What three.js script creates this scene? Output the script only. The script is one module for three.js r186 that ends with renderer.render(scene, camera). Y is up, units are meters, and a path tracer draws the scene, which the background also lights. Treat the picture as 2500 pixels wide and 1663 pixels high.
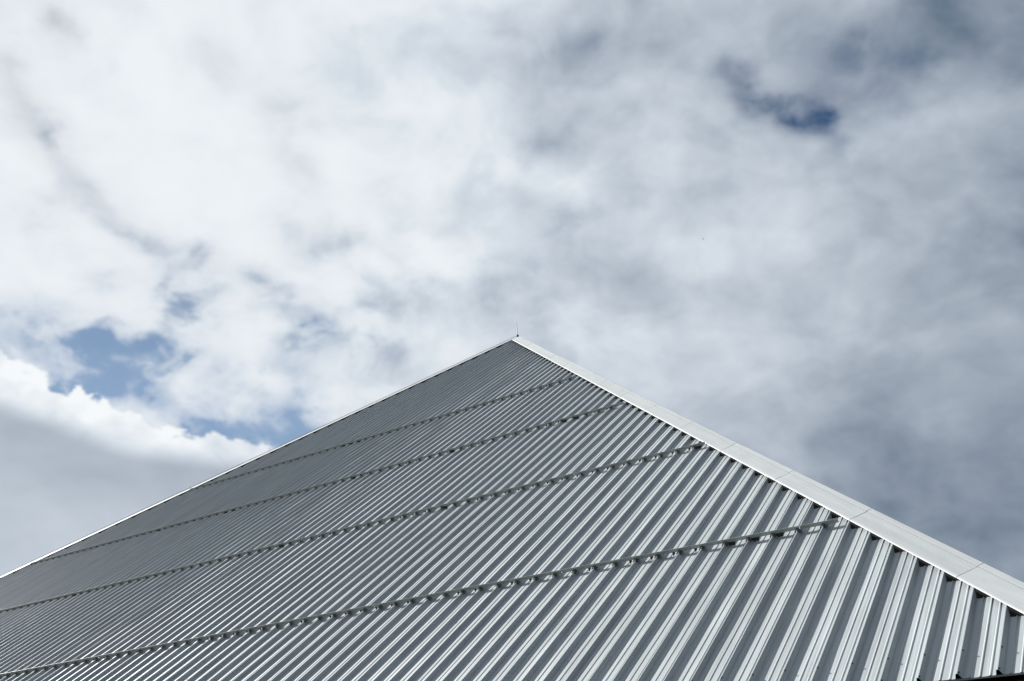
import * as THREE from 'three';
import { ImprovedNoise } from 'three/addons/math/ImprovedNoise.js';
import { mergeGeometries } from 'three/addons/utils/BufferGeometryUtils.js';

// ---------------------------------------------------------------- camera, exposure
const scene = new THREE.Scene();
const PEAK = 19.0;                                   // height of the top corner of the roof covering
const camera = new THREE.PerspectiveCamera(34.5428, 1024 / 681, 0.1, 6000);
camera.position.set(19.395, PEAK - 17.3999, 26.6386);
camera.up.set(0.26408, 0.88439, 0.38485);
camera.lookAt(camera.position.x - 0.52068, camera.position.y + 0.4666, camera.position.z - 0.71496);
scene.add(camera);
const renderer = new THREE.WebGLRenderer({ antialias: true });
renderer.setSize(1024, 681);
renderer.toneMapping = THREE.LinearToneMapping;
renderer.toneMappingExposure = 2.3;
renderer.shadowMap.enabled = true;
const R = Math.PI / 180;

// ---------------------------------------------------------------- sun: low in the west, left of the frame
const SUN = new THREE.Vector3(-0.862, 0.506, -0.02).normalize();
const sun = new THREE.DirectionalLight(0xfffcf8, 5);
sun.position.copy(SUN).multiplyScalar(90).add(new THREE.Vector3(0, 10, 5));
sun.target.position.set(0, 10, 5);
sun.castShadow = true;
Object.assign(sun.shadow.camera, { left: -40, right: 40, top: 40, bottom: -40, near: 1, far: 220 });
sun.shadow.mapSize.set(4096, 4096);
scene.add(sun, sun.target);

// ---------------------------------------------------------------- sky: broken cloud, brightest round the sun
// gaps in the cloud and lighter / darker banks of it: azimuth and elevation of both ends, half width, strength (degrees)
const HOLES = [
  [-62.5, 24.2, -47.5, 22.7, 1.05, 0.62],
  [-67.2, 36.8, -64.3, 34.7, 0.85, 0.27],
  [-64.3, 34.7, -61.8, 32.7, 0.80, 0.28],
  [-61.8, 32.7, -56.7, 30.6, 0.75, 0.30],
  [-56.7, 30.6, -51.4, 30.2, 0.80, 0.26],
  [-51.4, 30.2, -47.4, 28.0, 0.85, 0.28],
  [-63.0, 25.2, -48.0, 24.6, 1.70, 0.46],
  [-63.0, 29.6, -52.0, 28.4, 1.30, 0.24],
  [-66.0, 36.0, -58.0, 31.4, 1.00, 0.20],
  [-18.2, 38.2, -16.7, 38.0, 0.95, 0.74],
  [-19.6, 38.8, -15.2, 38.6, 1.7, 0.34],
  [-15.2, 40.6, -10.4, 39.9, 1.1, 0.30],
  [-20.7, 39.4, -19.0, 38.6, 0.95, 0.72],
  [-21.9, 41.1, -20.7, 39.8, 0.85, 0.58],
  [-11.5, 40.1, -10.1, 39.6, 1.0, 0.48],
  [-14.4, 40.8, -13.6, 40.5, 0.85, 0.52],
  [-12.7, 39.1, -12.1, 37.6, 0.9, 0.40],
  [-15.9, 36.4, -15.9, 36.3, 0.8, 0.42],
  [-67.2, 36.8, -65.9, 35.6, 0.73, 0.30],
  [-64.3, 34.7, -63.6, 34.3, 0.47, 0.55],
  [-62.5, 32.9, -61.0, 32.5, 0.64, 0.40],
  [-59.9, 31.9, -56.7, 30.6, 0.45, 0.32],
  [-55.9, 30.1, -54.6, 30.7, 0.7, 0.38],
  [-51.4, 30.2, -49.8, 29.6, 0.43, 0.50],
  [-50.1, 28.9, -47.6, 28.1, 0.73, 0.50],
  [-65.4, 40.1, -64.6, 40.1, 0.64, 0.35],
  [-64.5, 30.3, -63.3, 31.1, 0.86, 0.25],
  [-60.3, 24.1, -56.8, 24.5, 0.86, 0.60],
  [-58.2, 23.3, -56.0, 23.0, 0.75, 0.60],
  [-53.4, 22.4, -49.6, 22.0, 0.73, 0.75],
  [-47.9, 23.6, -46.4, 23.5, 0.99, 0.85],
  [-50.9, 23.2, -48.6, 22.9, 0.73, 0.65],
  [-63.4, 24.4, -61.6, 24.4, 0.64, 0.45],
  [-60.8, 29.2, -59.8, 28.4, 0.96, 0.35],
  [-52.9, 25.2, -49.0, 25.8, 0.96, 0.35],
  [-62.4, 26.2, -60.4, 26.5, 0.75, 0.35],
  [-46.2, 32.6, -45.4, 32.8, 0.54, 0.40],
  [-32.5, 38.9, -31.7, 39.3, 0.51, 0.35],
  [-34.1, 38.1, -32.2, 38.0, 0.86, 0.40],
  [-35.7, 41.7, -30.7, 42.8, 1.07, 0.40],
  [-29.9, 36.5, -28.7, 35.4, 0.86, 0.35],
  [-33.1, 33.8, -30.8, 34.5, 0.56, 0.40],
  [-35.1, 31.9, -34.9, 31.9, 0.64, 0.30],
  [-49.3, 31.9, -47.7, 32.3, 0.86, 0.30],
  [-26.3, 42.6, -25.2, 42.3, 0.86, 0.30],
  [-56.0, 40.6, -54.8, 40.2, 0.86, 0.22],
  [-50.5, 36.4, -49.4, 35.7, 0.96, 0.25],
  [-51.2, 38.9, -50.3, 38.0, 1.07, 0.22],
  [-40.0, 33.5, -38.9, 33.1, 0.86, 0.20],
];
const SHADES = [
  [-21.0, 40.2, -10.0, 38.2, 2.20, -0.12],
  [-9.5, 42.8, -3.7, 39.8, 2.20, -0.46],
  [-17.3, 20.2, -8.9, 17.7, 4.6, -0.34],
  [-14.9, 36.7, -5.3, 36.1, 1.29, 0.26],
  [-24.9, 32.0, -20.0, 32.1, 1.93, 0.16],
  [-43.3, 31.2, -38.7, 32.1, 1.07, 0.20],
  [-36.5, 36.7, -34.1, 36.1, 0.96, 0.14],
  [-46.5, 31.2, -45.3, 31.5, 0.96, 0.16],
  [-29.2, 44.2, -18.2, 43.4, 1.93, -0.14],
  [-19.7, 42.3, -9.9, 40.5, 1.50, -0.12],
  [-33.5, 41.9, -26.5, 42.8, 1.71, -0.12],
  [-26.5, 27.2, -17.4, 26.2, 2.36, 0.12],
  [-19.4, 23.5, -12.7, 22.7, 1.50, 0.05],
  [-12.6, 28.8, -6.7, 31.2, 2.57, -0.10],
  [-64.2, 33.7, -54.6, 32.0, 2.57, 0.08],
  [-63.0, 29.5, -57.6, 29.8, 1.29, 0.10],
  [-59.6, 28.4, -57.6, 27.8, 1.50, 0.10],
  [-55.4, 24.0, -52.6, 22.9, 0.64, 0.15],
  [-55.4, 25.2, -52.1, 25.3, 0.60, 0.15],
  [-56.1, 39.1, -50.1, 33.5, 3.00, 0.07],
  [-31.5, 35.3, -26.1, 32.1, 1.50, 0.12],
  [-39.2, 27.1, -30.0, 27.8, 1.71, 0.10],
  [-27.9, 39.1, -24.3, 37.6, 1.50, -0.08],
  [-39.1, 42.0, -37.6, 39.0, 1.93, -0.05],
];
const noise = new ImprovedNoise();
const n3 = (x, y, z) => noise.noise(x, y, z);
function fbm(x, y, z, oct, gain = 0.5) {
  let s = 0, a = 1, t = 0;
  for (let i = 0; i < oct; i++) { s += a * n3(x, y, z); t += a; a *= gain; x = x * 2.03 + 17.1; y = y * 2.03 + 5.7; z = z * 2.03 + 9.3; }
  return s / t;
}
const smooth = THREE.MathUtils.smoothstep, clamp = THREE.MathUtils.clamp, mix = THREE.MathUtils.lerp;
function curve(pts, x) {
  if (x <= pts[0][0]) return pts[0][1];
  for (let i = 1; i < pts.length; i++) if (x < pts[i][0]) {
    const [a, b] = pts[i - 1], [c, d] = pts[i]; return b + (d - b) * (x - a) / (c - a);
  }
  return pts[pts.length - 1][1];
}
// squared distance in degrees from a direction to a short arc on the sky
function arcDistance(az, el, f) {
  const c = Math.cos(0.5 * (f[1] + f[3]) * R), bx = (f[2] - f[0]) * c, by = f[3] - f[1];
  let dx = az - f[0]; if (dx > 180) dx -= 360; if (dx < -180) dx += 360;
  const px = dx * c, py = el - f[1], t = clamp((px * bx + py * by) / (bx * bx + by * by + 1e-6), 0, 1);
  return (px - t * bx) ** 2 + (py - t * by) ** 2;
}
const GLOW = [[15, 0.93], [26, 0.89], [35, 0.82], [44, 0.69], [52, 0.575], [60, 0.50], [70, 0.40], [95, 0.24], [180, 0.19]];
const BANK_TOP = [[-70, 23.9], [-63.6, 23.8], [-62.5, 23.7], [-61.1, 23.0], [-59.3, 22.85], [-58.3, 22.45], [-57.4, 21.9], [-56.3, 22.25], [-54.9, 21.75], [-53, 21.5], [-50.6, 21.65], [-49.3, 21.15], [-40, 17], [-30, 5]];
const BANK_LOW = [[-70, 22.6], [-63.2, 22.0], [-60.9, 21.7], [-58.5, 21.2], [-55.7, 20.95], [-52.9, 20.9], [-50.4, 20.6], [-40, 16], [-30, 4]];
const TINT = [[0, [0, 0, 0]], [0.14, [0.088, 0.14, 0.21]], [0.28, [0.23, 0.28, 0.354]], [0.44, [0.385, 0.44, 0.516]], [0.58, [0.52, 0.58, 0.655]], [0.75, [0.69, 0.752, 0.815]], [0.9, [0.866, 0.9, 0.93]], [1.2, [1.17, 1.2, 1.2]]];
function tint(l) {
  for (let i = 1; i < TINT.length; i++) if (l <= TINT[i][0] || i === TINT.length - 1) {
    const [a, p] = TINT[i - 1], [b, q] = TINT[i], t = clamp((l - a) / (b - a), 0, 1);
    return [mix(p[0], q[0], t), mix(p[1], q[1], t), mix(p[2], q[2], t)];
  }
}
function skyColour(x, y, z) {
  const el0 = Math.asin(y) / R, az0 = Math.atan2(x, -z) / R;
  // slow and fast bending of the cloud field
  const q = 1 / (y + 0.55), cx = x * q, cz = z * q;
  const wx = fbm(cx * 7 + 3.1, cz * 7, y * 5, 4), wy = fbm(cx * 7 - 8.4, cz * 7 + 2.2, y * 5 + 4, 4);
  const fx = fbm(cx * 30, cz * 30 + 7, y * 22, 4, 0.6), fy = fbm(cx * 30 + 11, cz * 30, y * 22 + 3, 4, 0.6);
  const az = az0 + (wx * 1.5 + fx * 1.5) / Math.max(0.3, Math.cos(el0 * R)), el = el0 + wy * 1.1 + fy * 1.1;
  const gamma = Math.acos(clamp(x * SUN.x + y * SUN.y + z * SUN.z, -1, 1)) / R;
  const base = curve(GLOW, gamma + 5 * wx);
  const left = smooth(60 - gamma, 0, 30);            // the cloud nearer the sun is more broken and more contrasty
  // cloud body: billows lit from the sun's side, larger swells, and a fine curdled grain nearer the sun
  const bx = cx * 11 + wx * 0.4, bz = cz * 11 + wy * 0.4, by = y * 5;
  const body = fbm(bx, bz, by, 7, 0.54);
  const away = fbm(bx - 0.24, bz - 0.12, by + 0.15, 5, 0.54);
  const swell = fbm(cx * 6 + wx * 0.4 - 20, cz * 6 + wy * 0.4, y * 4 + 8, 4, 0.45);
  const curd = 1 - 2.4 * Math.abs(fbm(cx * 24 + wx * 1.5 + 40, cz * 24 + wy * 1.5, y * 20, 5, 0.5));
  const low = smooth(34 - el0, 0, 7) * left;          // the broken belt low in the west
  let shade = 1 + (0.46 - 0.10 * left - 0.16 * smooth(30 - el0, 0, 8) * (1 - left)) * (body - away) + 0.10 * body + 0.30 * swell * (1 - 0.6 * left) + 0.09 * (curd - 0.5) * (0.3 + 0.7 * low) - 0.16 * low * smooth(-body, -0.05, 0.35);
  for (const s of SHADES) { const d = arcDistance(az, el, s); if (d < 12 * s[4] * s[4]) shade += s[5] * Math.exp(-d / (s[4] * s[4])); }
  let gap = 0;
  for (const h of HOLES) { const w2 = h[4] * h[4] * 1.9, d = arcDistance(mix(az0, az, 0.6), mix(el0, el, 0.6), h); if (d < 8 * w2) { const q2 = h[5] * Math.exp(-d / w2); gap = Math.max(gap, q2) + 0.25 * Math.min(gap, q2); } }
  gap += low * 0.42 * smooth(-body - 0.10 * (curd - 0.6), 0.0, 0.34);
  const veil = 0.42 + 0.8 * body + 1.1 * fbm(cx * 26 + wx, cz * 26 + wy, y * 30 + 6, 5, 0.55);       // thin cloud drifting through the gaps
  gap = clamp(gap * (1.06 - (0.7 + 0.5 * left) * body - 0.5 * fx * (1 - 0.5 * left) - 0.2 * left * (curd - 0.5)) - 0.02, 0, 1);
  const deep = smooth(el0, 22, 40);
  const blue = [mix(0.21, 0.024, deep), mix(0.34, 0.072, deep), mix(0.545, 0.168, deep)];
  let lum = base * shade;
  if (lum > 0.78) lum = 0.78 + 0.125 * (1 - Math.exp(-(lum - 0.78) / 0.125));
  const c = tint(Math.max(0.1, lum));
  const g = (0.9 + 0.1 * deep) * clamp(gap * (0.35 + 0.65 * gap), 0, 1) * (1 - 0.68 * smooth(veil, 0.25, 1.05) * (1 - 0.8 * deep));
  let col = [mix(c[0], blue[0], g), mix(c[1], blue[1], g), mix(c[2], blue[2], g)];
  // a bank of cumulus low in the west: bright crest, smooth grey body under it
  const crest = curve(BANK_TOP, az0) + (1.9 * (0.2 - Math.abs(fbm(cx * 18, cz * 18, y * 18, 2))) + 1.3 * (0.2 - Math.abs(fbm(cx * 45, cz * 45, y * 45, 4)))) * smooth(az0 < 0 ? 1 : 0, 0, 1);
  const under = curve(BANK_LOW, az0) + wx * 0.5;
  const west = smooth(gamma < 90 ? 90 - gamma : 0, 10, 50);
  const bank = smooth(crest - el0, -0.06, 0.16) * west;
  if (bank > 0) {
    const deepIn = smooth(under - el0, -0.55, 0.9);
    const l = mix(0.90 + 0.4 * (body - away) + 0.05 * (curd - 0.5), 0.50 + 0.12 * swell + 0.12 * body + 0.10 * smooth(19.5 - el0, 0, 3.5), deepIn);
    const b = tint(clamp(l, 0.1, 0.95));
    col = [mix(col[0], b[0], bank), mix(col[1], b[1], bank), mix(col[2], b[2], bank)];
  }
  return col;
}
{
  const W = 4096, H = 2048, data = new Float32Array(W * H * 4);
  for (let j = 0; j < H; j++) {
    const el = ((j + 0.5) / H - 0.5) * Math.PI, y = Math.sin(el), c = Math.cos(el);
    // outside a wide window round the view the cloud is computed on a coarser grid
    for (let i = 0; i < W; i++) {
      const k = (j * W + i) * 4;
      let col;
      if (el < 0) col = [0.09, 0.095, 0.09];
      else {
        const a = ((i + 0.5) / W - 0.5) * 2 * Math.PI, dx = Math.cos(a) * c, dz = Math.sin(a) * c;
        const az = Math.atan2(dx, -dz) / R, fine = az > -85 && az < 12 && el < 56 * R;
        if (fine || (i % 4 === 0 && j % 4 === 0)) col = skyColour(dx, y, dz);
        else {
          const i0 = i - i % 4, j0 = j - j % 4, k0 = (j0 * W + i0) * 4;
          col = [data[k0], data[k0 + 1], data[k0 + 2]];
        }
      }
      data[k] = col[0]; data[k + 1] = col[1]; data[k + 2] = col[2]; data[k + 3] = 1;
    }
  }
  const sky = new THREE.DataTexture(data, W, H, THREE.RGBAFormat, THREE.FloatType);
  for (let k = 0; k < data.length; k++) if (k % 4 < 3) data[k] /= renderer.toneMappingExposure;   // as bright in the picture as the cloud is
  sky.mapping = THREE.EquirectangularReflectionMapping;
  sky.magFilter = sky.minFilter = THREE.LinearFilter;
  sky.wrapS = THREE.RepeatWrapping;
  sky.needsUpdate = true;
  scene.background = sky;
  scene.environment = sky;
}

// ---------------------------------------------------------------- helpers
function random(seed) { return () => { seed |= 0; seed = seed + 0x6D2B79F5 | 0; let t = Math.imul(seed ^ seed >>> 15, 1 | seed); t = t + Math.imul(t ^ t >>> 7, 61 | t) ^ t; return ((t ^ t >>> 14) >>> 0) / 4294967296; }; }
const rnd = random(7);
const taken = {};
function numbered(name) { const n = taken[name] = (taken[name] ?? -1) + 1; return n ? name + '_' + String(n).padStart(3, '0') : name; }
function thing(name, label, category, pos = [0, 0, 0], group) {
  const o = new THREE.Group(); o.name = numbered(name); o.position.set(...pos); o.userData = { label, category };
  if (group) o.userData.group = group;
  scene.add(o); return o;
}
function part(name, geo, mat, parent) {
  const m = new THREE.Mesh(geo, mat); m.name = numbered(name); m.castShadow = m.receiveShadow = true;
  parent.add(m); return m;
}
function node(name, parent) { const g = new THREE.Group(); g.name = numbered(name); parent.add(g); return g; }

// the front roof slope: u along the eave, v up the slope, h out of it, all in rib spacings
const RIB = 0.28, COS = 0.75558, SIN = 0.65507, DEPTH = 0.15;
const KR = 0.7556, KL = 0.6962;                       // where the two hip caps' lower edges run: u = KR |v| and u = -KL |v|
const UX = new THREE.Vector3(1, 0, 0), VY = new THREE.Vector3(0, SIN, -COS), NZ = new THREE.Vector3(0, COS, SIN);
const at = (u, v, h = 0) => new THREE.Vector3(0, PEAK, 0).addScaledVector(UX, u * RIB).addScaledVector(VY, v * RIB).addScaledVector(NZ, h * RIB);
const TIP = [-0.05, 1.64];                            // apex of the pyramid in u, v
const EAVE = -86.2;
const frame = new THREE.Matrix4().makeBasis(UX, NZ, VY.clone().negate());   // local x along the eave, y out of the slope, z down the slope

function streakTexture(size, base, amount, seed) {
  // grain that runs down the slope, with faint run-off streaks and specks of dirt
  const d = new Uint8Array(size * size * 4);
  for (let j = 0; j < size; j++) for (let i = 0; i < size; i++) {
    const x = i / size, y = j / size, a = 2 * Math.PI * x, b = 2 * Math.PI * y;
    const run = fbm(Math.cos(a) * 5 + seed, Math.sin(a) * 5, Math.cos(b) * 0.5, 4, 0.65), blot = fbm(Math.cos(a) * 1.6, Math.sin(a) * 1.6 + seed, Math.cos(b) * 1.6 + Math.sin(b), 5, 0.6);
    const fine = n3(i * 0.61 + seed, j * 0.57, 3.3);
    const v = clamp(base + amount * (0.55 * run + 0.6 * blot + 0.12 * fine), 0, 1) * 255, k = (j * size + i) * 4;
    d[k] = d[k + 1] = d[k + 2] = v; d[k + 3] = 255;
  }
  const t = new THREE.DataTexture(d, size, size); t.wrapS = t.wrapT = THREE.RepeatWrapping; t.magFilter = THREE.LinearFilter; t.minFilter = THREE.LinearMipmapLinearFilter; t.generateMipmaps = true; t.needsUpdate = true; return t;
}
const wear = streakTexture(512, 0.92, 0.22, 2.7), gloss = streakTexture(256, 0.8, 0.5, 8.1);
const clean = streakTexture(256, 0.95, 0.09, 5.3);
wear.colorSpace = clean.colorSpace = THREE.SRGBColorSpace;
const lin = (r, g, b) => new THREE.Color().setRGB(r, g, b);
const sheets = [0.98, 1.0, 1.02, 0.965].map((s) => new THREE.MeshStandardMaterial({ color: lin(0.376 * s, 0.412 * s, 0.422 * s), map: wear, roughness: 0.72, roughnessMap: gloss, metalness: 0 }));
const capMaterials = [1.0, 0.975, 1.02].map((s) => new THREE.MeshStandardMaterial({ color: lin(0.358 * s, 0.384 * s, 0.388 * s), map: clean, roughness: 0.75, roughnessMap: gloss, metalness: 0 }));
const railMaterial = new THREE.MeshStandardMaterial({ color: lin(0.46, 0.49, 0.465), map: wear, roughness: 0.5, roughnessMap: gloss, metalness: 0.35 });
const clampMaterial = new THREE.MeshStandardMaterial({ color: lin(0.12, 0.13, 0.125), roughness: 0.55, metalness: 0.5 });
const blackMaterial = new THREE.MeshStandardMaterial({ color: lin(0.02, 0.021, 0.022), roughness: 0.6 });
const gapShadeMaterial = new THREE.MeshStandardMaterial({ color: lin(0.006, 0.0065, 0.007), roughness: 1 });  // near black, stands in for the shade under the hip caps
const fasciaMaterial = new THREE.MeshStandardMaterial({ color: lin(0.022, 0.025, 0.027), map: wear, roughness: 0.5 });
const wallMaterial = new THREE.MeshStandardMaterial({ color: lin(0.20, 0.205, 0.2), map: wear, roughness: 0.8 });

// a quad grid between rows of points; every face flat shaded
function gridGeometry(rows, uvRows) {
  const pos = [], uv = [];
  const put = (i, j) => { const p = rows[i][j]; pos.push(p.x, p.y, p.z); uv.push(...uvRows[i][j]); };
  for (let i = 0; i + 1 < rows.length; i++) for (let j = 0; j + 1 < rows[i].length; j++) {
    put(i, j); put(i, j + 1); put(i + 1, j); put(i, j + 1); put(i + 1, j + 1); put(i + 1, j);
  }
  const g = new THREE.BufferGeometry();
  g.setAttribute('position', new THREE.Float32BufferAttribute(pos, 3));
  g.setAttribute('uv', new THREE.Float32BufferAttribute(uv, 2));
  g.computeVertexNormals(); return g;
}
function box(w, h, d, x = 0, y = 0, z = 0) { const g = new THREE.BoxGeometry(w, h, d); g.translate(x, y, z); return g; }

// ---------------------------------------------------------------- ground
{
  const g = new THREE.CircleGeometry(4000, 96); g.rotateX(-Math.PI / 2);
  const uv = g.attributes.uv, p = g.attributes.position;
  for (let i = 0; i < uv.count; i++) uv.setXY(i, p.getX(i) / 3, p.getZ(i) / 3);
  const m = new THREE.Mesh(g, new THREE.MeshStandardMaterial({ color: lin(0.05, 0.052, 0.05), map: wear, roughness: 0.95 }));
  m.name = 'ground'; m.receiveShadow = true; m.userData = { kind: 'structure', label: 'flat grey ground all round the hall', category: 'ground' };
  scene.add(m);
}

// ---------------------------------------------------------------- the hall and its pyramid roof
const hall = thing('roofed_hall', 'big hall under a pyramid roof of pale grey ribbed metal sheets with white hip caps', 'building');
const roof = node('roof', hall);

// cross-section of one sheet from the right edge of a rib to the right edge of the next: u, h, bends with the pan?
const bead = (c) => [[c - 0.034, -DEPTH, 1], [c - 0.014, -DEPTH + 0.018, 1], [c + 0.010, -DEPTH + 0.018, 1], [c + 0.024, -DEPTH, 1]];
const SECTION = [[0, -0.008, 0], [0.066, -DEPTH + 0.012, 0], [0.084, -DEPTH, 0.3], ...bead(0.25), [0.375, -DEPTH, 1.2], ...bead(0.5), [0.63, -DEPTH, 1.2], ...bead(0.755), [0.89, -DEPTH, 0.3], [0.902, -DEPTH + 0.014, 0], [0.944, -0.006, 0], [0.95, 0, 0], [0.986, 0, 0], [1, -0.008, 0]];
function sheetGeometry(first, top, seed, steps, place) {
  const rows = [], uvs = [], tilt = (random(seed)() - 0.5) * 0.006;
  let along = 0;
  SECTION.forEach(([su, sh, bend], k) => {
    const u = first + su, t = top(u);
    if (k) along += Math.hypot(su - SECTION[k - 1][0], sh - SECTION[k - 1][1]);
    const row = [], uv = [];
    for (let s = 0; s <= steps; s++) {
      const v = mix(EAVE, t, s / steps);
      // sheet metal is never flat: slow waves in the pan and in the ribs
      const wave = bend * (0.014 * n3(seed * 7.7, v * 0.22, su * 1.5) + 0.007 * n3(seed * 3.1 + 50, v * 0.7, su * 2)) + tilt * su * (bend > 0 ? 1 : 0.3);
      const drift = 0.008 * n3(seed * 1.9 + 9, v * 0.12, 4.2);
      row.push(place(u + drift * (k > 0 && k < SECTION.length - 1 ? 1 : 0), v, sh + wave));
      uv.push([(seed % 13) * 0.37 + along * RIB * 1.1, v * RIB * 0.12]);
    }
    rows.push(row); uvs.push(uv);
  });
  return gridGeometry(rows, uvs);
}
const hipTop = (u) => Math.min(TIP[1] - (u - TIP[0]) / KR, TIP[1] + (u - TIP[0]) / KL) - 0.35;
{
  const uMax = KR * -EAVE + 1.0, uMin = -KL * -EAVE - 1.0;
  for (let i = Math.ceil(uMin); i < uMax; i++) {
    const first = i + 0.677, t0 = Math.max(hipTop(first), hipTop(first + 1));
    if (t0 < EAVE + 1.2) continue;
    const top = (u) => Math.max(hipTop(u), EAVE + 0.05);
    const steps = Math.max(3, Math.round((t0 - EAVE) / 2.2));
    part('roof_panel', sheetGeometry(first, top, i + 200, steps, at), sheets[Math.floor(rnd() * 4)], roof);
  }
}
// the other three slopes, which the photograph does not show
{
  const A = at(TIP[0], TIP[1]), drop = (TIP[1] - EAVE) * RIB, ey = A.y - drop * SIN, run = drop * COS, rx = drop * KR, lx = drop * KL;
  const FR = new THREE.Vector3(A.x + rx, ey, A.z + run), FL = new THREE.Vector3(A.x - lx, ey, A.z + run), BR = new THREE.Vector3(A.x + rx, ey, A.z - run), BL = new THREE.Vector3(A.x - lx, ey, A.z - run);
  const slope = (L, Rt) => {
    const e = Rt.clone().sub(L), w = e.length(), ex = e.clone().normalize(), foot = L.clone().addScaledVector(ex, A.clone().sub(L).dot(ex));
    const up = A.clone().sub(foot), len = up.length(); up.normalize();
    const nn = new THREE.Vector3().crossVectors(ex, up), mid = foot.clone().sub(L).dot(ex), geos = [], n = Math.floor(w / RIB);
    const place = (u, v, h) => foot.clone().addScaledVector(ex, u * RIB - mid).addScaledVector(up, (v - EAVE) * RIB).addScaledVector(nn, h * RIB);
    for (let i = 1; i < n - 1; i++) {
      const top = (u) => { const x = u * RIB, f = x < mid ? x / mid : (w - x) / (w - mid); return EAVE + Math.max(0.05, f * len / RIB - 0.35); };
      geos.push(sheetGeometry(i, top, i + 900, 2, place));
    }
    const m = part('roof_side', mergeGeometries(geos), sheets[1], roof); m.userData.kind = 'stuff';
  };
  slope(FR, BR); slope(BR, BL); slope(BL, FL);
  // fascia boards, soffit and walls under the eaves
  const corner = [FL, FR, BR, BL];
  for (let i = 0; i < 4; i++) {
    const a = corner[i], b = corner[(i + 1) % 4], d = b.clone().sub(a), len = d.length(), out = new THREE.Vector3(d.z, 0, -d.x).normalize().multiplyScalar(-1);
    const mid = a.clone().add(b).multiplyScalar(0.5);
    if (out.dot(mid.clone().sub(new THREE.Vector3(A.x, mid.y, A.z))) < 0) out.negate();
    const place = (name, g, mat, inset, y) => { const m = part(name, g, mat, hall); m.position.copy(mid).addScaledVector(out, -inset); m.position.y = y; m.rotation.y = Math.atan2(-d.z, d.x); return m; };
    place('fascia', box(len - 0.1, 0.30, 0.04), fasciaMaterial, 0.05, ey - 0.235);
    place('soffit', box(len - 0.3, 0.02, 0.9), fasciaMaterial, 0.54, ey - 0.36);
    place('wall', box(len - 1.9, ey - 0.372, 0.2), wallMaterial, 0.95, (ey - 0.372) / 2);
  }
}
// dark screw heads near the eave, one on the edge of every rib
{
  const head = new THREE.CylinderGeometry(0.008, 0.0095, 0.008, 6), geos = [], q = new THREE.Quaternion().setFromUnitVectors(new THREE.Vector3(0, 1, 0), NZ);
  head.applyQuaternion(q);
  const tilted = head.clone();
  for (let i = -55; i < 64; i++) {
    const u = i + 0.672, v = -85.08 + (rnd() - 0.5) * 0.12;
    if (u > -v * KR - 0.2 || u < v * KL + 0.2) continue;
    const p = at(u + 0.012, v, -0.006); geos.push(tilted.clone().translate(p.x, p.y, p.z));
    const p2 = at(u + 0.012, -86.12, -0.006); geos.push(tilted.clone().translate(p2.x, p2.y, p2.z));
  }
  for (let i = 0; i < 26; i++) {
    const v = -8 - rnd() * 72, u = mix(v * KL + 2, -v * KR - 2, rnd()), p = at(Math.floor(u) + 0.677 + [0.31, 0.38, 0.56, 0.99][i % 4], v, i % 4 === 3 ? 0.002 : -DEPTH + 0.008);
    geos.push(tilted.clone().translate(p.x, p.y, p.z));
  }
  const m = part('roof_screw', mergeGeometries(geos), blackMaterial, roof); m.userData.kind = 'stuff';
}
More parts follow.
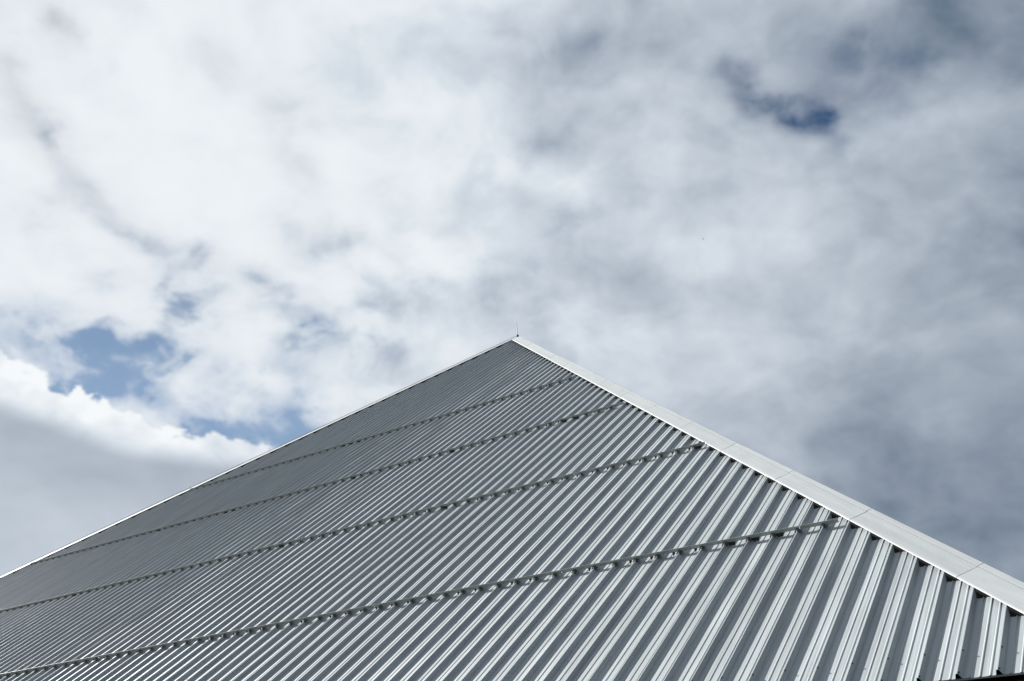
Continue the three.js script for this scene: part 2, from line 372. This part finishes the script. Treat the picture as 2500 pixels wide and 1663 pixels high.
// hip caps: folded sheet in lengths, each with a drip edge, a wide wing, a fold and a narrow top strip
function hipCap(side, lengths) {
  const cap = node('hip_cap', hall);
  const k = side > 0 ? KR : KL, N = Math.hypot(1, k), across = new THREE.Vector2(side, k).divideScalar(N);
  const cut = side > 0 ? TIP[0] + k * TIP[1] : -TIP[0] + k * TIP[1], ridge = cut / N;
  const wing = side > 0 ? [[0.002, 0.012], [0, 0.036], [0.012, 0.05], [0.05, 0.06], [0.10, 0.064], [0.79, 0.072], [0.738, 0.094], [0.75, 0.098], [ridge, 0.102]]
    : [[0.002, 0.042], [0, 0.058], [0.012, 0.061], [0.10, 0.063], [0.78, 0.064], [0.80, 0.072], [ridge, 0.074]];
  // mirror plane through the hip, upright
  const hipDir = at(side * k, -1).sub(at(0, 0)), mn = new THREE.Vector3(-hipDir.z, 0, hipDir.x).normalize(), onHip = at(TIP[0], TIP[1]);
  const point = (s, w, h) => at(side * k * s + across.x * w, -s + across.y * w, h);
  const mirror = (p) => p.clone().addScaledVector(mn, -2 * p.clone().sub(onHip).dot(mn));
  lengths.forEach(([a, b], i) => {
    const rows = [], uvs = [], lift = (rnd() - 0.5) * 0.006, seed = i * 4.7 + side;
    const steps = Math.max(2, Math.round((b - a) / 1.0));
    const row = (w, h, flip) => {
      const r = [], uv = [];
      for (let s = 0; s <= steps; s++) {
        let x = mix(a, b, s / steps);
        // lengths are mitred square to the hip, and the sheet is a little wavy
        const wob = w > 0.02 && w < ridge - 0.02 ? 0.006 * n3(seed, x * 0.9, w * 3) : 0;
        const cx = x - (side > 0 ? 0 : 0);
        const skew = w * 0;
        const p = point(cx + skew, w, h + wob + lift * (w > 0 && w < ridge ? 1 : 0));
        r.push(flip ? mirror(p) : p); uv.push([w * RIB + i * 0.3 + (flip ? 0.5 : 0), x * RIB * 0.3]);
      }
      rows.push(r); uvs.push(uv);
    };
    wing.forEach(([w, h]) => row(w, h, false));
    wing.slice(0, -1).reverse().forEach(([w, h]) => row(w, h, true));
    part('cap_sheet', gridGeometry(rows, uvs), capMaterials[i % 3], cap);
    // black backing added to darken the hollow under the cap
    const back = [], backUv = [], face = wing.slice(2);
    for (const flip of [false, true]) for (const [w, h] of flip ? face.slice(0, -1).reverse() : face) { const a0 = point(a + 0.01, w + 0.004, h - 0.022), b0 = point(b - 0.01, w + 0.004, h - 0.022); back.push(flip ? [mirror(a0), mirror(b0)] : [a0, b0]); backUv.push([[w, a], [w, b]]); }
    part('cap_shade_backing', gridGeometry(back, backUv), blackMaterial, cap);
    // the strip under each joint shows dark in the gap
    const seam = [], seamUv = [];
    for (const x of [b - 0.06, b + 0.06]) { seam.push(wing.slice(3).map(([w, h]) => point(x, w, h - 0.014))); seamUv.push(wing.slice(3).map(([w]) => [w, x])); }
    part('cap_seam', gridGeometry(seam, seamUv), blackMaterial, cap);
  });
}
// black wedges added as the deep shade in troughs under the hip caps, cut square across the sheet and set just inside the drip edge
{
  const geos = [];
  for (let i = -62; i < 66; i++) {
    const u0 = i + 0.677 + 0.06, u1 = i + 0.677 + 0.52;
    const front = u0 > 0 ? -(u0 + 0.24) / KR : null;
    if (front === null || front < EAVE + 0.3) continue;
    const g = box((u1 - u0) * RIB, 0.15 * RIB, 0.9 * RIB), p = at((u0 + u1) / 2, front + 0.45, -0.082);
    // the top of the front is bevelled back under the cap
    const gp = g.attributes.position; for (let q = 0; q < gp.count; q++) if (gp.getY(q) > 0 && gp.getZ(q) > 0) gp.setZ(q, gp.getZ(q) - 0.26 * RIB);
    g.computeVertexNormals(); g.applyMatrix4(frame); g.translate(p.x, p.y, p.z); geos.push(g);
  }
  // along the left hip an added black strip stands in for that shade
  const hipShade = (q, w, hh) => at(-KL * q - w / Math.hypot(1, KL), -q + KL * w / Math.hypot(1, KL), hh);
  for (const [w0, w1] of [[0.06, 0.4]]) geos.push(gridGeometry([[hipShade(0.6, w0, -0.16), hipShade(85, w0, -0.16)], [hipShade(0.6, w0, 0.045), hipShade(85, w0, 0.045)], [hipShade(0.6, w1, 0.045), hipShade(85, w1, 0.045)], [hipShade(0.6, w1, -0.16), hipShade(85, w1, -0.16)]], [0, 1, 2, 3].map((q) => [[0, q], [1, q]])));
  const m = part('gap_shade', mergeGeometries(geos.map((g) => (g.index ? g.toNonIndexed() : g))), gapShadeMaterial, roof); m.userData.kind = 'stuff';
}
// thin drip strip under the sheets along the eave
part('drip_strip', mergeGeometries([[-0.165, -0.20]].map(([h0, h1]) => gridGeometry([[at(-59, EAVE + 0.03, h0), at(64.6, EAVE + 0.03, h0)], [at(-59, EAVE - 0.015, h0 - 0.012), at(64.6, EAVE - 0.015, h0 - 0.012)], [at(-59, EAVE - 0.012, h1), at(64.6, EAVE - 0.012, h1)]], [0, 1, 2].map((q) => [[0, q], [1, q]])))), railMaterial, roof);
{
  const gapped = (joints) => joints.slice(0, -1).map((a, i) => [a + 0.011, joints[i + 1] - 0.011]);
  const j = [0.04];
  for (const u of [2.4, 6.7, 10.93, 15.95, 20.81, 25.19, 29.78, 34.43, 38.69, 43.26, 47.75, 52.18, 56.67, 61.11]) j.push(u / KR);
  j.push(86.6);
  hipCap(1, gapped(j));
  const l = [0.04]; for (let v = 5.2; v < 84; v += 5.95) l.push(v); l.push(86.6);
  hipCap(-1, gapped(l));
}

// ---------------------------------------------------------------- snow guards: angle rails on clamps, with ice stoppers in some pans
const claws = { 3: { 53: 'wide', 52: 'wide', 51: 'wide', 49: 'small', 48: 'small', 47: 'small', 46: 'small', 44: 'small', 54: 'none', 50: 'none', 45: 'none', 55: 'none' }, 2: { 45: 'wide', 44: 'small' }, 1: { 31: 'wide', 30: 'wide' } };
function snowGuard(index, v, u0, u1, jointAt, label) {
  const o = thing('snow_guard', label, 'snow guard', [0, 0, 0], 'snow guards across the roof slope');
  const base = at((u0 + u1) / 2, v, 0); o.position.copy(base); o.quaternion.setFromRotationMatrix(frame);
  const X = (u) => (u - (u0 + u1) / 2) * RIB, S = RIB;
  // rails
  const joints = [u1]; for (let u = jointAt; u > u0 + 2; u -= 10.72) joints.push(u); joints.push(u0);
  for (let i = 0; i + 1 < joints.length; i++) {
    const b = joints[i] - (i ? 0.02 : 0), a = joints[i + 1] + 0.02, w = (b - a) * S, c = X((a + b) / 2);
    const t = 0.004, face = box(w, 0.143 * S, t, c, 0.0715 * S + 0.004, -t / 2), foot = box(w, t, 0.10 * S, c, 0.0022, -0.05 * S - t - 0.001);
    part('rail', mergeGeometries([face, foot]), railMaterial, o);
  }
  // clamps astride every rib
  const bolt = new THREE.CylinderGeometry(0.006, 0.006, 0.018, 6); bolt.rotateX(Math.PI / 2);
  const body = mergeGeometries([box(0.11 * S, 0.018, 0.055, 0.02 * S, -0.006, 0.004), box(0.022 * S, 0.085 * S, 0.05, 0.085 * S, -0.045 * S, 0.004), box(0.022 * S, 0.085 * S, 0.05, -0.14 * S, -0.05 * S, 0.004), box(0.14 * S, 0.010, 0.02, -0.02 * S, 0.013, 0.012)].map((g) => g.toNonIndexed()).concat([bolt.toNonIndexed().translate(0.05 * S, -0.016, 0.035)]));
  const wide = new THREE.Shape([[-0.15, 0], [0.17, 0], [0.13, -0.06], [0.10, -0.135], [-0.13, -0.135], [-0.17, -0.06]].map(([x, y]) => new THREE.Vector2(x * S, y * S)));
  const small = new THREE.Shape([[-0.055, 0], [0.07, 0], [0.085, -0.035], [0.03, -0.075], [0.0, -0.125], [-0.045, -0.125], [-0.05, -0.05]].map(([x, y]) => new THREE.Vector2(x * S, y * S)));
  const ex = (s) => { const g = new THREE.ExtrudeGeometry(s, { depth: 0.004, bevelEnabled: false }); g.rotateX(-0.12); return g; };
  const wideGeo = ex(wide), smallGeo = ex(small);
  const r = random(31 + index * 17);
  for (let i = Math.ceil(u0 - 0.5); i <= u1; i++) {
    const u = i + 0.677; if (u < u0 + 0.1 || u > u1 - 0.05) { r(); r(); continue; }
    const m = part('clamp', body, clampMaterial, o); m.position.set(X(u), 0, 0);
    const kind = claws[index]?.[i], roll = r(), jig = r();
    const what = kind ?? (roll < 0.07 ? 'wide' : roll < 0.62 ? 'small' : 'none');
    if (what === 'wide' && u + 0.45 < u1) part('ice_stopper', wideGeo, blackMaterial, o).position.set(X(u + 0.26), 0.003, 0.002);
    if (what === 'small' && u + 0.8 < u1) part('ice_stopper', smallGeo, blackMaterial, o).position.set(X(u + 0.67 + 0.05 * jig), 0.003, 0.002);
  }
  return o;
}
snowGuard(3, -74.92, -51.8, 56.24, 54.74, 'lowest and longest grey metal snow guard rail, nearest the eave of the ribbed roof');
snowGuard(2, -61.35, -42.4, 46.3, 38.2, 'grey snow guard rail second from the eave, its end touching the white hip cap');
snowGuard(1, -47.75, -33.1, 35.7, 30.1, 'grey snow guard rail third from the eave, below the topmost rail');
snowGuard(0, -33.95, -23.45, 25.35, 21.3, 'topmost and shortest grey snow guard rail, nearest the peak of the roof');

// ---------------------------------------------------------------- lightning rod on the peak and the wire down the left hip
{
  const p = at(-0.03, 1.66, 0.10), o = thing('lightning_rod', 'thin dark lightning rod leaning slightly on the peak of the metal roof', 'lightning rod', [p.x, p.y, p.z]);
  o.rotation.set(0, 0, 0);
  const lean = new THREE.Vector3(-0.15, 1, -0.06).normalize(), q = new THREE.Quaternion().setFromUnitVectors(new THREE.Vector3(0, 1, 0), lean);
  const rod = part('rod', new THREE.CylinderGeometry(0.008, 0.011, 0.56, 8).translate(0, 0.30, 0), clampMaterial, o); rod.quaternion.copy(q);
  part('foot', new THREE.LatheGeometry([[0.048, -0.03], [0.046, -0.012], [0.026, 0.018], [0.014, 0.045], [0, 0.05]].map(([x, y]) => new THREE.Vector2(x, y)), 10), blackMaterial, o);
}
{
  const o = thing('conductor_wire', 'thin dark lightning conductor wire running down the crest of the left hip cap', 'wire');
  const line = []; for (let s = 0; s <= 87; s += 1.45) line.push(at(TIP[0] - KL * s, TIP[1] - s, 0.135 - 0.008 * (Math.floor(s / 1.45) % 3)));
  o.position.copy(line[0]); const o0 = line[0].clone(); line.forEach((p) => p.sub(o0));
  part('wire', new THREE.TubeGeometry(new THREE.CatmullRomCurve3(line), 180, 0.0055, 6), clampMaterial, o);
  for (let s = 4.3; s < 86; s += 4.35) {
    const a = at(TIP[0] - KL * s, TIP[1] - s, 0.05), m = part('wire_holder', new THREE.CylinderGeometry(0.006, 0.012, 0.026, 6), clampMaterial, o);
    m.position.copy(a.sub(o0)).addScaledVector(NZ, 0.011); m.quaternion.setFromUnitVectors(new THREE.Vector3(0, 1, 0), NZ);
  }
}

// ---------------------------------------------------------------- birds far off in the cloud
function bird(dir, dist, span, turn, label) {
  const d = new THREE.Vector3(...dir).normalize(), p = camera.position.clone().addScaledVector(d, dist);
  const o = thing('bird', label, 'bird', [p.x, p.y, p.z], 'birds far off in the sky');
  const bodyGeo = new THREE.LatheGeometry([[0, -0.5], [0.03, -0.47], [0.10, -0.2], [0.12, 0.05], [0.08, 0.25], [0.06, 0.34], [0.055, 0.42], [0, 0.5]].map(([x, y]) => new THREE.Vector2(x, y)), 10); bodyGeo.rotateX(Math.PI / 2);
  part('body', bodyGeo, blackMaterial, o);
  for (const s of [-1, 1]) {
    const sh = new THREE.Shape([[0.04, 0.22], [0.45, 0.26], [1.0, 0.02], [1.08, -0.06], [0.5, -0.02], [0.05, -0.16]].map(([x, y]) => new THREE.Vector2(x * s, y)));
    const g = new THREE.ExtrudeGeometry(sh, { depth: 0.03, bevelEnabled: false }); g.rotateX(Math.PI / 2);
    const w = part('wing', g, blackMaterial, o); w.rotation.z = s * 0.5;
  }
  const tail = new THREE.ExtrudeGeometry(new THREE.Shape([[-0.05, -0.4], [0.05, -0.4], [0.13, -0.8], [-0.13, -0.8]].map(([x, y]) => new THREE.Vector2(x, y))), { depth: 0.02, bevelEnabled: false }); tail.rotateX(Math.PI / 2);
  part('tail', tail, blackMaterial, o);
  o.scale.setScalar(span / 2.1); o.rotation.set(0.2, turn, 0.5);
}
bird([-0.3477, 0.54, -0.7664], 170, 0.55, 2.2, 'tiny dark bird alone high in the pale cloud right of the roof peak');
bird([-0.2399, 0.3706, -0.8973], 260, 0.42, 0.6, 'tiny dark bird in the grey cloud well above the right roof edge');
bird([-0.2206, 0.3364, -0.9155], 240, 0.42, 1.4, 'tiny dark bird between the upper grey cloud and the right hip cap');
bird([-0.2158, 0.2762, -0.9366], 230, 0.40, 2.6, 'tiny dark bird just above the lower right end of the hip cap');

renderer.render(scene, camera);
